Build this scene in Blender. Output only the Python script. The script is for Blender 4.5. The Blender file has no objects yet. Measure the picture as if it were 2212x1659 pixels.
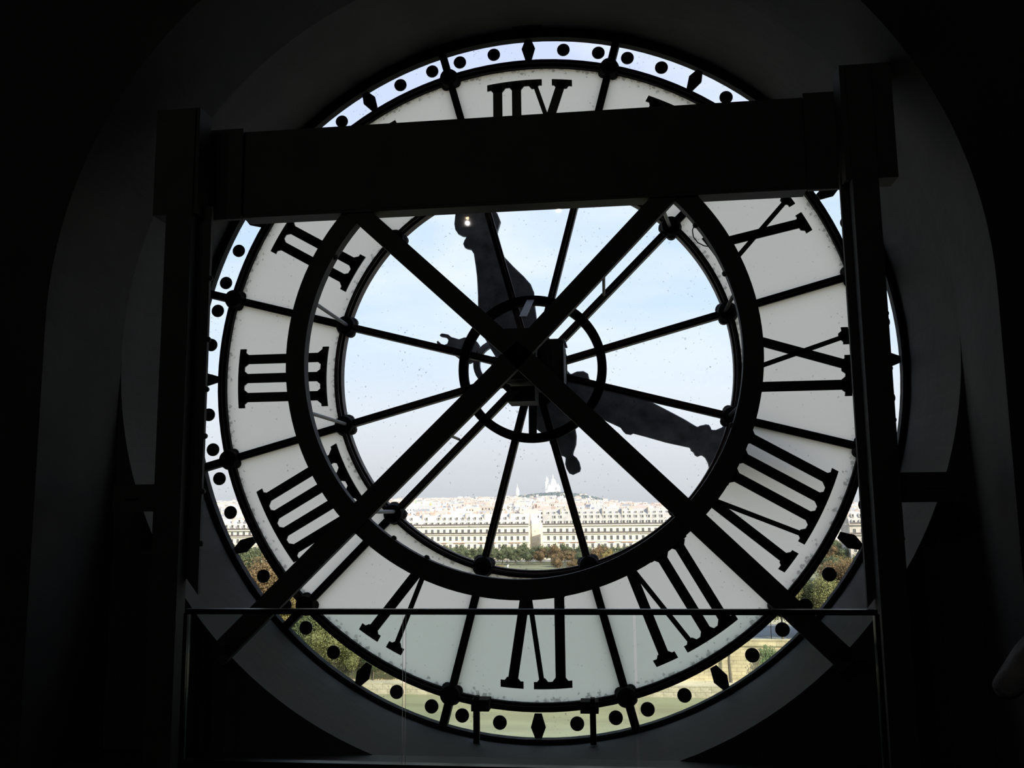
import bpy, bmesh, math, random
from math import sin, cos, pi, radians as R
from mathutils import Matrix, Vector
random.seed(7)
S = bpy.context.scene
COL = S.collection

# ------------------------------------------------------------------ camera
cam = bpy.data.cameras.new('camera'); camo = bpy.data.objects.new('camera', cam); COL.objects.link(camo)
yaw, pitch, roll = .1164, .1401, -.0115
f = Vector((-sin(yaw)*cos(pitch), cos(yaw)*cos(pitch), sin(pitch)))
r = Vector((cos(yaw), sin(yaw), 0)); u = r.cross(f)
r2 = cos(roll)*r + sin(roll)*u; u2 = -sin(roll)*r + cos(roll)*u
m = Matrix((r2, u2, -f)).transposed().to_4x4(); m.translation = Vector((.787, -8.494, -1.3315))
camo.matrix_world = m
cam.sensor_width = 36; cam.lens = 1950/2212*36; cam.clip_start = .05; cam.clip_end = 12000
S.camera = camo

# ------------------------------------------------------------------ sky, sun, exposure
S.view_settings.view_transform = 'Standard'; S.view_settings.look = 'None'
S.view_settings.exposure = 0; S.view_settings.gamma = 1; S.view_settings.use_curve_mapping = False
W = bpy.data.worlds.new('sky'); S.world = W; W.use_nodes = True
nt = W.node_tree; nt.nodes.clear(); N = nt.nodes.new; L = nt.links.new
tc = N('ShaderNodeTexCoord'); sp = N('ShaderNodeSeparateXYZ'); L(tc.outputs['Generated'], sp.inputs[0])
cr = N('ShaderNodeValToRGB'); L(sp.outputs['Z'], cr.inputs[0])
el = cr.color_ramp.elements
stops = [(0, (.56, .58, .61)), (.03, (.66, .68, .71)), (.06, (.74, .76, .80)), (.11, (.78, .84, .92)),
         (.19, (.66, .81, 1.0)), (.30, (.60, .76, 1.0)), (.45, (.64, .72, 1.0)), (1, (.45, .6, .95))]
el[0].position, el[0].color = stops[0][0], (*stops[0][1], 1)
el[1].position, el[1].color = stops[-1][0], (*stops[-1][1], 1)
for p_, c_ in stops[1:-1]:
    e = el.new(p_); e.color = (*c_, 1)
mp = N('ShaderNodeMapping'); mp.inputs['Scale'].default_value = (1, 1, 3.2); L(tc.outputs['Generated'], mp.inputs[0])
nz = N('ShaderNodeTexNoise'); nz.inputs['Scale'].default_value = 3.2; nz.inputs['Detail'].default_value = 7
nz.inputs['Roughness'].default_value = .55; nz.inputs['Distortion'].default_value = .3; L(mp.outputs[0], nz.inputs['Vector'])
mr = N('ShaderNodeMapRange'); mr.inputs[1].default_value = .42; mr.inputs[2].default_value = .68; mr.inputs[4].default_value = .8
L(nz.outputs[0], mr.inputs[0])
mx = N('ShaderNodeMix'); mx.data_type = 'RGBA'; L(mr.outputs[0], mx.inputs[0]); L(cr.outputs[0], mx.inputs[6])
mx.inputs[7].default_value = (.88, .94, 1.0, 1)
# cloud only fades in above the haze layer near the horizon
mr2 = N('ShaderNodeMapRange'); mr2.inputs[1].default_value = .05; mr2.inputs[2].default_value = .2; L(sp.outputs['Z'], mr2.inputs[0])
mu = N('ShaderNodeMath'); mu.operation = 'MULTIPLY'; L(mr.outputs[0], mu.inputs[0]); L(mr2.outputs[0], mu.inputs[1]); L(mu.outputs[0], mx.inputs[0])
bg = N('ShaderNodeBackground'); bg.inputs[1].default_value = 1.22; L(mx.outputs[2], bg.inputs[0])
wo = N('ShaderNodeOutputWorld'); L(bg.outputs[0], wo.inputs[0])
sun = bpy.data.lights.new('sun', 'SUN'); sun.energy = 7.8; sun.angle = R(.6); sun.color = (1, .9, .74)
suno = bpy.data.objects.new('sun', sun); COL.objects.link(suno)
suno.rotation_euler = Vector((-.62, .62, -.56)).to_track_quat('-Z', 'Y').to_euler()

# ------------------------------------------------------------------ materials
def mat(name, col, rough=.6, metal=0., var=0., vscale=4., bump=0., bscale=20., island=None, obj_rand=None, transl=0., spec=.5, stretch=None):
    M = bpy.data.materials.new(name); M.use_nodes = True
    n = M.node_tree.nodes; l = M.node_tree.links; b = n['Principled BSDF']
    b.inputs['Base Color'].default_value = (*col, 1); b.inputs['Roughness'].default_value = rough
    b.inputs['Metallic'].default_value = metal; b.inputs['Specular IOR Level'].default_value = spec
    src = None
    t = n.new('ShaderNodeTexCoord'); vec = t.outputs['Object']
    if stretch:
        q = n.new('ShaderNodeMapping'); q.inputs['Scale'].default_value = stretch; l.new(vec, q.inputs[0]); vec = q.outputs[0]
    if island or obj_rand:
        ramp = n.new('ShaderNodeValToRGB'); cols = island or obj_rand
        if island:
            g = n.new('ShaderNodeNewGeometry'); l.new(g.outputs['Random Per Island'], ramp.inputs[0])
        else:
            g = n.new('ShaderNodeObjectInfo'); l.new(g.outputs['Random'], ramp.inputs[0])
        e = ramp.color_ramp.elements; e[0].color = (*cols[0], 1); e[1].color = (*cols[-1], 1)
        for i, c in enumerate(cols[1:-1]):
            q = e.new((i+1)/(len(cols)-1)); q.color = (*c, 1)
        src = ramp.outputs[0]; l.new(src, b.inputs['Base Color'])
    if var:
        z = n.new('ShaderNodeTexNoise'); z.inputs['Scale'].default_value = vscale; z.inputs['Detail'].default_value = 6
        l.new(vec, z.inputs['Vector'])
        k = n.new('ShaderNodeMapRange'); k.inputs[1].default_value = .3; k.inputs[2].default_value = .7
        k.inputs[3].default_value = 1-var; k.inputs[4].default_value = 1+var; l.new(z.outputs[0], k.inputs[0])
        x = n.new('ShaderNodeMix'); x.data_type = 'RGBA'; x.blend_type = 'MULTIPLY'; x.inputs[0].default_value = 1
        if src: l.new(src, x.inputs[6])
        else: x.inputs[6].default_value = (*col, 1)
        l.new(k.outputs[0], x.inputs[7]); src = x.outputs[2]; l.new(src, b.inputs['Base Color'])
    if bump:
        z = n.new('ShaderNodeTexNoise'); z.inputs['Scale'].default_value = bscale; z.inputs['Detail'].default_value = 5
        l.new(vec, z.inputs['Vector']); q = n.new('ShaderNodeBump'); q.inputs['Strength'].default_value = bump
        q.inputs['Distance'].default_value = .05; l.new(z.outputs[0], q.inputs['Height']); l.new(q.outputs[0], b.inputs['Normal'])
    if transl:
        tr = n.new('ShaderNodeBsdfTranslucent'); ms = n.new('ShaderNodeMixShader'); ms.inputs[0].default_value = transl
        if src: l.new(src, tr.inputs[0])
        else: tr.inputs[0].default_value = (*col, 1)
        l.new(b.outputs[0], ms.inputs[1]); l.new(tr.outputs[0], ms.inputs[2]); l.new(ms.outputs[0], n['Material Output'].inputs[0])
    return M

def glass(name, tint=(.97, .98, .98), dirt=.0, milk=None, refl=.035):
    M = bpy.data.materials.new(name); M.use_nodes = True; n = M.node_tree.nodes; l = M.node_tree.links; n.clear()
    out = n.new('ShaderNodeOutputMaterial'); t = n.new('ShaderNodeTexCoord')
    if milk:
        base = n.new('ShaderNodeBsdfTranslucent')
        z = n.new('ShaderNodeTexNoise'); z.inputs['Scale'].default_value = 1.3; z.inputs['Detail'].default_value = 5; l.new(t.outputs['Object'], z.inputs['Vector'])
        rp = n.new('ShaderNodeMix'); rp.data_type = 'RGBA'; rp.inputs[6].default_value = (*[c*.93 for c in milk], 1); rp.inputs[7].default_value = (*milk, 1)
        l.new(z.outputs[0], rp.inputs[0]); l.new(rp.outputs[2], base.inputs[0])
    else:
        base = n.new('ShaderNodeBsdfTransparent'); base.inputs[0].default_value = (*tint, 1)
    cur = base.outputs[0]
    if dirt:   # flecks of dirt and cobweb stuck on the pane, plus a faint dusty film
        v = n.new('ShaderNodeTexVoronoi'); v.inputs['Scale'].default_value = 20; l.new(t.outputs['Object'], v.inputs['Vector'])
        z = n.new('ShaderNodeTexNoise'); z.inputs['Scale'].default_value = 60; z.inputs['Detail'].default_value = 8; z.inputs['Roughness'].default_value = .75
        l.new(t.outputs['Object'], z.inputs['Vector'])
        z2 = n.new('ShaderNodeTexNoise'); z2.inputs['Scale'].default_value = 2.2; l.new(t.outputs['Object'], z2.inputs['Vector'])
        a = n.new('ShaderNodeMath'); a.operation = 'MULTIPLY_ADD'; l.new(v.outputs['Distance'], a.inputs[0]); a.inputs[1].default_value = -.55; l.new(z.outputs[0], a.inputs[2])
        a2 = n.new('ShaderNodeMath'); a2.operation = 'MULTIPLY_ADD'; l.new(z2.outputs[0], a2.inputs[0]); a2.inputs[1].default_value = .35; l.new(a.outputs[0], a2.inputs[2])
        mrr = n.new('ShaderNodeMapRange'); mrr.inputs[1].default_value = .655; mrr.inputs[2].default_value = .75; mrr.inputs[3].default_value = .015; mrr.inputs[4].default_value = dirt
        if milk:   # grime gathers in the corners of the panes
            vm = n.new('ShaderNodeVectorMath'); vm.operation = 'MULTIPLY'; l.new(t.outputs['Object'], vm.inputs[0]); vm.inputs[1].default_value = (1, 0, 1)
            vl = n.new('ShaderNodeVectorMath'); vl.operation = 'LENGTH'; l.new(vm.outputs[0], vl.inputs[0])
            ds = []
            for rr in (3.05, 1.945):
                c1 = n.new('ShaderNodeMath'); c1.operation = 'SUBTRACT'; l.new(vl.outputs['Value'], c1.inputs[0]); c1.inputs[1].default_value = rr
                c2 = n.new('ShaderNodeMath'); c2.operation = 'ABSOLUTE'; l.new(c1.outputs[0], c2.inputs[0]); ds.append(c2)
            c3 = n.new('ShaderNodeMath'); c3.operation = 'MINIMUM'; l.new(ds[0].outputs[0], c3.inputs[0]); l.new(ds[1].outputs[0], c3.inputs[1])
            c4 = n.new('ShaderNodeMapRange'); c4.inputs[1].default_value = .09; c4.inputs[2].default_value = 0; c4.inputs[4].default_value = .3; l.new(c3.outputs[0], c4.inputs[0])
            c5 = n.new('ShaderNodeMath'); c5.operation = 'ADD'; l.new(a2.outputs[0], c5.inputs[0]); l.new(c4.outputs[0], c5.inputs[1]); a2 = c5
        l.new(a2.outputs[0], mrr.inputs[0])
        d = n.new('ShaderNodeBsdfDiffuse'); d.inputs[0].default_value = (.06, .06, .055, 1)
        s = n.new('ShaderNodeMixShader'); l.new(mrr.outputs[0], s.inputs[0]); l.new(cur, s.inputs[1]); l.new(d.outputs[0], s.inputs[2]); cur = s.outputs[0]
    g = n.new('ShaderNodeBsdfGlossy'); g.inputs['Roughness'].default_value = .02
    lw = n.new('ShaderNodeLayerWeight'); lw.inputs[0].default_value = .5
    p = n.new('ShaderNodeMath'); p.operation = 'POWER'; l.new(lw.outputs['Facing'], p.inputs[0]); p.inputs[1].default_value = 4
    q = n.new('ShaderNodeMath'); q.operation = 'MULTIPLY_ADD'; l.new(p.outputs[0], q.inputs[0]); q.inputs[1].default_value = .6; q.inputs[2].default_value = refl
    s = n.new('ShaderNodeMixShader'); l.new(q.outputs[0], s.inputs[0]); l.new(cur, s.inputs[1]); l.new(g.outputs[0], s.inputs[2])
    l.new(s.outputs[0], out.inputs[0]); return M

def brick_mat(name, c1, c2, mortar, w, h, var=.25):
    M = mat(name, c1, .85); n = M.node_tree.nodes; l = M.node_tree.links; b = n['Principled BSDF']
    t = n.new('ShaderNodeTexCoord'); s = n.new('ShaderNodeSeparateXYZ'); l.new(t.outputs['Object'], s.inputs[0])
    a = n.new('ShaderNodeMath'); a.operation = 'ADD'; l.new(s.outputs[0], a.inputs[0]); l.new(s.outputs[1], a.inputs[1])
    cxy = n.new('ShaderNodeCombineXYZ'); l.new(a.outputs[0], cxy.inputs[0]); l.new(s.outputs[2], cxy.inputs[1])
    k = n.new('ShaderNodeTexBrick'); k.inputs['Color1'].default_value = (*c1, 1); k.inputs['Color2'].default_value = (*c2, 1)
    k.inputs['Mortar'].default_value = (*mortar, 1); k.inputs['Scale'].default_value = 1; k.inputs['Brick Width'].default_value = w
    k.inputs['Row Height'].default_value = h; k.inputs['Mortar Size'].default_value = .03; l.new(cxy.outputs[0], k.inputs['Vector'])
    z = n.new('ShaderNodeTexNoise'); z.inputs['Scale'].default_value = .35; z.inputs['Detail'].default_value = 8; l.new(t.outputs['Object'], z.inputs['Vector'])
    mrr = n.new('ShaderNodeMapRange'); mrr.inputs[1].default_value = .3; mrr.inputs[2].default_value = .7; mrr.inputs[3].default_value = 1-var; mrr.inputs[4].default_value = 1+var
    l.new(z.outputs[0], mrr.inputs[0])
    x = n.new('ShaderNodeMix'); x.data_type = 'RGBA'; x.blend_type = 'MULTIPLY'; x.inputs[0].default_value = 1
    l.new(k.outputs[0], x.inputs[6]); l.new(mrr.outputs[0], x.inputs[7]); l.new(x.outputs[2], b.inputs['Base Color']); return M

IRON = mat('black_painted_iron', (.010, .0095, .010), .75, var=.3, vscale=9, bump=.15, bscale=60, spec=.15)
RUST = mat('rusty_brown_iron', (.05, .03, .024), .65, var=.35, vscale=14, bump=.2, bscale=70)
BLACK = mat('black_enamel', (.008, .008, .008), .5)
STEEL = mat('dark_painted_steel', (.03, .029, .028), .7, var=.2, vscale=3)
GREY = mat('grey_galvanised_steel', (.16, .16, .17), .5, var=.2, vscale=8)
HAND = mat('weathered_dark_bronze', (.26, .27, .30), .6, var=.45, vscale=7, bump=.2, bscale=30)
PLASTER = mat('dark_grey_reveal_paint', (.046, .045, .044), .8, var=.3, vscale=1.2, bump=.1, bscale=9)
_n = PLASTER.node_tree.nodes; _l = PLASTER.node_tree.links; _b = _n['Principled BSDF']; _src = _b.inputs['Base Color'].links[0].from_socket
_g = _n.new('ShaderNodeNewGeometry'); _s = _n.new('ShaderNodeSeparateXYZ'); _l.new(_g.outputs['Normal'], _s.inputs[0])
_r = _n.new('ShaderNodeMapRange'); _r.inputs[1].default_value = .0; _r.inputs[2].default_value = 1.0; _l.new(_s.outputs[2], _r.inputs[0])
_x = _n.new('ShaderNodeMix'); _x.data_type = 'RGBA'; _l.new(_r.outputs[0], _x.inputs[0]); _l.new(_src, _x.inputs[6]); _x.inputs[7].default_value = (.115, .108, .10, 1); _l.new(_x.outputs[2], _b.inputs['Base Color'])   # sky light painted into the colour: paler where the reveal faces up
ROOM = mat('black_room_paint', (.03, .03, .03), .9, var=.2, vscale=1.5)
FLOOR = mat('dark_floor', (.03, .03, .03), .6, var=.3, vscale=2)
CLEAR = glass('clear_window_glass', dirt=.55)
CLEARB = glass('clear_glass_plain')
MILK = glass('milky_glass', milk=(.765, .725, .635), dirt=.5, refl=.02)
BALU = glass('balustrade_glass', tint=(.93, .975, .955), refl=.03)
EDGE = mat('glass_edge', (.16, .21, .19), .3)
RAIL = mat('dark_metal_rail', (.03, .03, .033), .32, metal=.6, var=.2)

# ------------------------------------------------------------------ mesh helpers
def props(o, label=None, cat=None, group=None, kind=None):
    if label: o['label'] = label
    if cat: o['category'] = cat
    if group: o['group'] = group
    if kind: o['kind'] = kind
    return o
def empty(name, loc=(0, 0, 0), **k):
    o = bpy.data.objects.new(name, None); o.location = loc; o.empty_display_size = .2; COL.objects.link(o); return props(o, **k)

class MB:
    def __init__(s): s.v = []; s.f = []; s.m = []
    def add(s, vs, fs, mi=0):
        b = len(s.v); s.v += [tuple(q) for q in vs]; s.f += [tuple(b+i for i in q) for q in fs]; s.m += [mi]*len(fs); return s
    def box(s, x0, x1, y0, y1, z0, z1, mi=0, M=None, bev=0):
        if bev:
            b = bev; poly = [(x0+b, z0), (x1-b, z0), (x1, z0+b), (x1, z1-b), (x1-b, z1), (x0+b, z1), (x0, z1-b), (x0, z0+b)]
            return s.prism(poly, y0, y1, mi, M)
        vs = [(x, y, z) for x in (x0, x1) for y in (y0, y1) for z in (z0, z1)]
        if M: vs = [M @ Vector(q) for q in vs]
        return s.add(vs, [(0, 1, 3, 2), (4, 6, 7, 5), (0, 4, 5, 1), (2, 3, 7, 6), (0, 2, 6, 4), (1, 5, 7, 3)], mi)
    def prism(s, poly, y0, y1, mi=0, M=None):      # polygon in x,z pushed along y
        n = len(poly); vs = [(x, y0, z) for x, z in poly]+[(x, y1, z) for x, z in poly]
        if M: vs = [M @ Vector(q) for q in vs]
        return s.add(vs, [tuple(range(n)), tuple(range(2*n-1, n-1, -1))]+[(i, (i+1) % n, (i+1) % n+n, i+n)[::-1] for i in range(n)], mi)
    def arc(s, r0, r1, y0, y1, a0, a1, n, mi=0, cx=0, cz=0):  # annular sector, angles clockwise from +z in radians
        full = abs(a1-a0) > 6.28; k = n if full else n+1
        for i in range(k):
            a = a0+(a1-a0)*i/n
            for rr, y in ((r0, y0), (r1, y0), (r1, y1), (r0, y1)): s.v.append((cx+rr*sin(a), y, cz+rr*cos(a)))
        b = len(s.v)-4*k
        for i in range(n):
            j = (i+1) % k
            for q in range(4):
                s.f.append((b+4*i+q, b+4*i+(q+1) % 4, b+4*j+(q+1) % 4, b+4*j+q)); s.m.append(mi)
        if not full:
            s.f += [(b, b+3, b+2, b+1), (b+4*n, b+4*n+1, b+4*n+2, b+4*n+3)]; s.m += [mi]*2
        return s
    def lathe(s, prof, n=16, M=None, mi=0):        # prof: (radius, z) list, about z
        b = []; vs = []
        for rr, z in prof:
            for i in range(n): vs.append((rr*cos(2*pi*i/n), rr*sin(2*pi*i/n), z))
        if M: vs = [M @ Vector(q) for q in vs]
        fs = [(j*n+i, j*n+(i+1) % n, (j+1)*n+(i+1) % n, (j+1)*n+i) for j in range(len(prof)-1) for i in range(n)]
        fs += [tuple(range(n-1, -1, -1)), tuple(range((len(prof)-1)*n, len(prof)*n))]
        return s.add(vs, fs, mi)
    def rod(s, a, b, rad, n=8, mi=0, r1=None):
        a = Vector(a); b = Vector(b); d = b-a; M = Matrix.Translation(a) @ d.to_track_quat('Z', 'Y').to_matrix().to_4x4()
        return s.lathe([(rad, 0), (rad if r1 is None else r1, d.length)], n, M, mi)
    def tube(s, pts, rad, n=6, mi=0):
        for a, b in zip(pts, pts[1:]): s.rod(a, b, rad, n, mi)
        return s
    def build(s, name, mats, parent=None, smooth=False, loc=None, **k):
        me = bpy.data.meshes.new(name); me.from_pydata(s.v, [], s.f); me.validate()
        if not isinstance(mats, (list, tuple)): mats = [mats]
        for q in mats: me.materials.append(q)
        if len(mats) > 1 and len(me.polygons) == len(s.m): me.polygons.foreach_set('material_index', s.m)
        bm = bmesh.new(); bm.from_mesh(me); bmesh.ops.recalc_face_normals(bm, faces=bm.faces); bm.to_mesh(me); bm.free()
        if smooth: me.polygons.foreach_set('use_smooth', [True]*len(me.polygons))
        o = bpy.data.objects.new(name, me); COL.objects.link(o); o.parent = parent
        if loc: o.location = loc
        return props(o, **k)
def copy(o, parent=None, loc=None, rot=None, scale=None, **k):
    c = o.copy(); COL.objects.link(c); c.parent = parent
    if loc is not None: c.location = loc
    if rot is not None: c.rotation_euler = rot
    if scale is not None: c.scale = scale
    return props(c, **k)
def st(name, mb, mats, **k): return mb.build(name, mats, kind='structure', **k)

# ------------------------------------------------------------------ the room shell
GZ = -25.0      # ground level outside
FZ = -3.2       # floor of the gallery
def holed(x0, x1, z0, z1, hole, y0, y1, closed=True):
    """plate with a hole: hole is a list of (x,z) running round; outer points are cast radially on the rectangle"""
    mb = MB(); n = len(hole); hx = sum(p[0] for p in hole)/n; hz = 0.1
    outer = []
    for x, z in hole:
        dx, dz = x-hx, z-hz; t = min([((x1 if dx > 0 else x0)-hx)/dx if abs(dx) > 1e-6 else 1e9, ((z1 if dz > 0 else z0)-hz)/dz if abs(dz) > 1e-6 else 1e9])
        outer.append((hx+dx*t, hz+dz*t))
    vs = [(x, y, z) for y in (y0, y1) for x, z in hole]+[(x, y, z) for y in (y0, y1) for x, z in outer]
    fs = []; fm = []
    for i in range(n if closed else n-1):
        j = (i+1) % n
        fs += [(i, j, 2*n+j, 2*n+i), (n+i, 3*n+i, 3*n+j, n+j), (i, n+i, n+j, j), (2*n+i, 2*n+j, 3*n+j, 3*n+i)]; fm += [0, 0, 1, 0]
    b = len(mb.v); mb.v += vs; mb.f += fs; mb.m += fm; return mb
NH = 144
hole = [(3.425*sin(2*pi*i/NH), .015+3.425*cos(2*pi*i/NH)) for i in range(NH)]
# keep rectangle corners sharp by sampling plenty of points; the corners lie in the dark or outside
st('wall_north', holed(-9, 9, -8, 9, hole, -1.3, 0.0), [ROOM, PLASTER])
st('wall_facade', MB().box(-40, 40, -1.0, .05, GZ, -8).box(-40, -9, -1.0, .05, -8, 9).box(9, 40, -1.0, .05, -8, 9), mat('museum_stone', (.45, .41, .34), .9, var=.2))
arch = [(3.36, FZ)]+[(3.36, FZ+(.12-FZ)*i/8) for i in range(1, 8)]+[(-.085+3.445*cos(pi*i/72), .12+3.445*sin(pi*i/72)) for i in range(73)]+[(-3.53, .12-(.12-FZ)*i/8) for i in range(1, 9)]
mb = MB(); n = len(arch); out = []
for x, z in arch:
    dx, dz = x+.085, z+3.0
    t = min(8.9/abs(dx) if abs(dx) > 1e-6 else 1e9, 11.5/dz if dz > 1e-6 else 1e9); out.append((-.085+dx*t, -3.0+dz*t if dz > 0 else z))
def inner(i):
    x, z = arch[i]
    if 8 <= i <= 80: a = pi*(i-8)/72; return (3.425*cos(a), .015+3.425*sin(a))
    return (3.425 if x > 0 else -3.425, z if z < 0 else 0)
vs = [(x, -2.2, z) for x, z in arch]+[(q[0], -1.3, q[1]) for q in map(inner, range(n))]+[(x, y, z) for y in (-2.2, -1.3) for x, z in out]
fs = []; fm = []
for i in range(n-1):
    j = i+1; fs += [(i, 2*n+i, 2*n+j, j), (n+i, n+j, 3*n+j, 3*n+i), (i, j, n+j, n+i)]; fm += [0, 0, 1]
mb.v, mb.f, mb.m = vs, fs, fm
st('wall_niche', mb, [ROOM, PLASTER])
st('floor', MB().box(-9.4, 9.4, -15, -1.3, FZ-.3, FZ), FLOOR)
st('ceiling', MB().box(-9.4, 9.4, -15, -1.0, 8.5, 9), ROOM)
st('wall_left', MB().box(-9.4, -9, -15, -1.0, FZ-.3, 9), ROOM)
st('wall_right', MB().box(9, 9.4, -15, -1.0, FZ-.3, 9), ROOM)
st('wall_back', MB().box(-9.4, 9.4, -15.4, -15, FZ-.3, 9), ROOM)

# ------------------------------------------------------------------ the clock window
clock = empty('clock_face', label='huge round glass clock dial seen from behind, black Roman numerals mirrored on milky glass', cat='clock')
R1a, R1b, R2a, R2b, ROUT = 1.874, 1.944, 3.052, 3.13, 3.381
TAU = 2*pi
MB().arc(ROUT, 3.44, -.065, .06, 0, TAU, 144).arc(ROUT-.012, ROUT+.01, -.05, .04, 0, TAU, 144).arc(3.44, 3.46, -.16, -.02, 0, TAU, 144).build('outer_frame', IRON, clock)
def moulded(ra, rb, y0=-.055, y1=.05):
    w = rb-ra
    return MB().arc(ra, rb, y0, y1, 0, TAU, 144).arc(ra+w*.3, ra+w*.7, y0-.045, y0, 0, TAU, 144).arc(ra+w*.44, ra+w*.56, y0-.06, y0-.045, 0, TAU, 144)
moulded(R2a, R2b).build('chapter_ring', IRON, clock)
moulded(R1a, R1b).build('inner_ring', RUST, clock)
MB().arc(.615, .70, -.14, -.06, 0, TAU, 96).build('hub_ring', IRON, clock)
# spokes between the twelve sectors
def spoke(r0, r1, w, m_):
    o = MB().box(-w/2, w/2, -.05, .045, r0, r1).box(-w*.16, w*.16, -.085, -.05, r0, r1); return o
for k in range(12):
    a = R(15+30*k)
    for r0, r1, w, mm in ((.3, R1a, .066, RUST), (R1b, R2a, .07, IRON), (R2b, ROUT, .074, IRON)):
        o = spoke(r0, r1, w, mm).build('spoke', mm, clock); o.rotation_euler = (0, a, 0)
boss = MB().lathe([(.01, -.13), (.05, -.125), (.085, -.10), (.098, -.06), (.098, .03), (.07, .06)], 20, Matrix.Rotation(R(-90), 4, 'X'))
knob = MB().lathe([(.01, -.07), (.035, -.06), (.05, -.03), (.05, .03)], 14, Matrix.Rotation(R(-90), 4, 'X'))
b0 = None
for k in range(12):
    a = R(15+30*k)
    for rr, dr in ((1.91, -.012), (3.09, .0)):
        if b0 is None:
            b0 = MB(); b0.v = list(boss.v); b0.f = list(boss.f); b0.m = list(boss.m)
            for sx, sz in ((-.05, -.042), (.05, -.042), (-.04, .038), (.04, .038)):
                b0.add([(x+sx, y, z+sz) for x, y, z in knob.v], knob.f)
            b0 = b0.build('node_boss', IRON, clock, smooth=False); o = b0
        else: o = copy(b0, clock)
        o.rotation_euler = (0, a, 0); o.location = ((rr+dr)*sin(a), 0, (rr+dr)*cos(a))
# hub plate
octo = [(.35*sin(R(22.5+45*i)), .35*cos(R(22.5+45*i))) for i in range(8)]
MB().prism(octo, -.07, .05).build('hub_plate', IRON, clock)
MB().rod((0, .45, 0), (0, -1.2, 0), .055, 16).build('drive_shaft', IRON, clock)
# panes
def pane(r0, r1, a0, a1, n, name, mats, milk=False):
    mb = MB(); mb.arc(r0, r1, -.006, .006, a0, a1, n)
    if milk: # outer face plain glass, inner face milky
        k = len(mb.f); cnt = 0
        for i in range(n):
            for q in range(4):
                mb.m[cnt] = 0 if q == 0 else 1; cnt += 1
        mb.m[-1] = mb.m[-2] = 1
    return mb.build(name, mats, clock)
for k in range(12):
    a0, a1 = R(15+30*k-30), R(15+30*k)
    pane(.33, R1a+.01, a0, a1, 8, 'clear_pane', CLEAR)
    pane(R1b-.01, R2a+.01, a0, a1, 10, 'milky_pane', [MILK, CLEARB], True)
    pane(R2b-.01, ROUT+.01, a0, a1, 12, 'clear_pane', CLEAR)
# numerals
RT, RB, W1, W2 = 2.935, 2.035, .092, .046
def numeral(txt, hour):
    adv = {'I': .19, 'V': .42, 'X': .44}; tot = sum(adv[c] for c in txt); x = -tot/2
    mb = MB(); y0, y1 = -.024, -.007; th = R(30*hour)
    tv = (-cos(th), -sin(th)); rv = (-sin(th), cos(th))
    def P(u_, v_): return (rv[0]*v_+tv[0]*u_, rv[1]*v_+tv[1]*u_)
    def poly(ps): mb.prism([P(*q) for q in ps], y0, y1)
    def on(rr, uu): return math.sqrt(max(rr*rr-uu*uu, 0))
    def serif(c, hw, top=True, w=W1, st_=.0):
        t = .062; n = 4
        ro, ri = (RT, RT-t) if top else (RB, RB+t)
        us = [c-hw+2*hw*i/n for i in range(n+1)]
        poly([(q, on(ro, q)) for q in us]+[(q, on(ri, q)) for q in reversed(us)])
        s = -1 if top else 1; a = w/2
        poly([(c-a-.036, on(ri, c)+s*-.01), (c+a+.036, on(ri, c)+s*-.01), (c+a, on(ri, c)+s*.034), (c-a, on(ri, c)+s*.034)])
    def bar(c0, c1, w):  # c0 at bottom, c1 at top
        poly([(c0-w/2, on(RB+.02, c0)), (c0+w/2, on(RB+.02, c0)), (c1+w/2, on(RT-.02, c1)), (c1-w/2, on(RT-.02, c1))])
    for ch in txt:
        c = x+adv[ch]/2; x += adv[ch]
        if ch == 'I':
            bar(c, c, W1); serif(c, .105 if len(txt) > 1 else .12); serif(c, .105, False)
        elif ch == 'V':
            bar(c, c-.14, W1); bar(c+.02, c+.14, W2); serif(c-.14, .105); serif(c+.14, .08, True, W2)
            poly([(c-.046, RB+.02), (c+.045, RB+.02), (c+.02, RB-.01), (c-.01, RB-.01)])
        else:
            bar(c+.14, c-.14, W1); bar(c-.14, c+.14, W2)
            serif(c-.14, .1); serif(c+.14, .08, True, W2); serif(c+.14, .1, False); serif(c-.14, .08, False, W2)
    return mb.build('numeral', BLACK, clock)
for i, t_ in enumerate(['I', 'II', 'III', 'IIII', 'V', 'VI', 'VII', 'VIII', 'IX', 'X', 'XI', 'XII']): numeral(t_, i+1)
# minute dots and five-minute lozenges on the clear outer band
dot = MB().lathe([(.0635, -.02), (.0635, -.007)], 28, Matrix.Rotation(R(-90), 4, 'X'))
dot.v = [(x, -abs(y), z) for x, y, z in dot.v]
loz = [(-.03, .108), (-.068, .012), (-.032, -.108), (.032, -.108), (.068, .012), (.03, .108)]
d0 = l0 = None
for k in range(12):
    for j in (-2, -1, 0, 1, 2):
        a = R(30*k+6.2*j); p = (3.25*sin(a), 0, 3.25*cos(a))
        if j == 0:
            p = (3.255*sin(a), 0, 3.255*cos(a))
            if l0 is None: l0 = MB().prism(loz, -.022, -.007).build('five_minute_mark', BLACK, clock); o = l0
            else: o = copy(l0, clock)
            o.rotation_euler = (0, a, 0)
        else:
            if d0 is None: d0 = dot.build('minute_dot', BLACK, clock); o = d0
            else: o = copy(d0, clock)
        o.location = p

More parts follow.
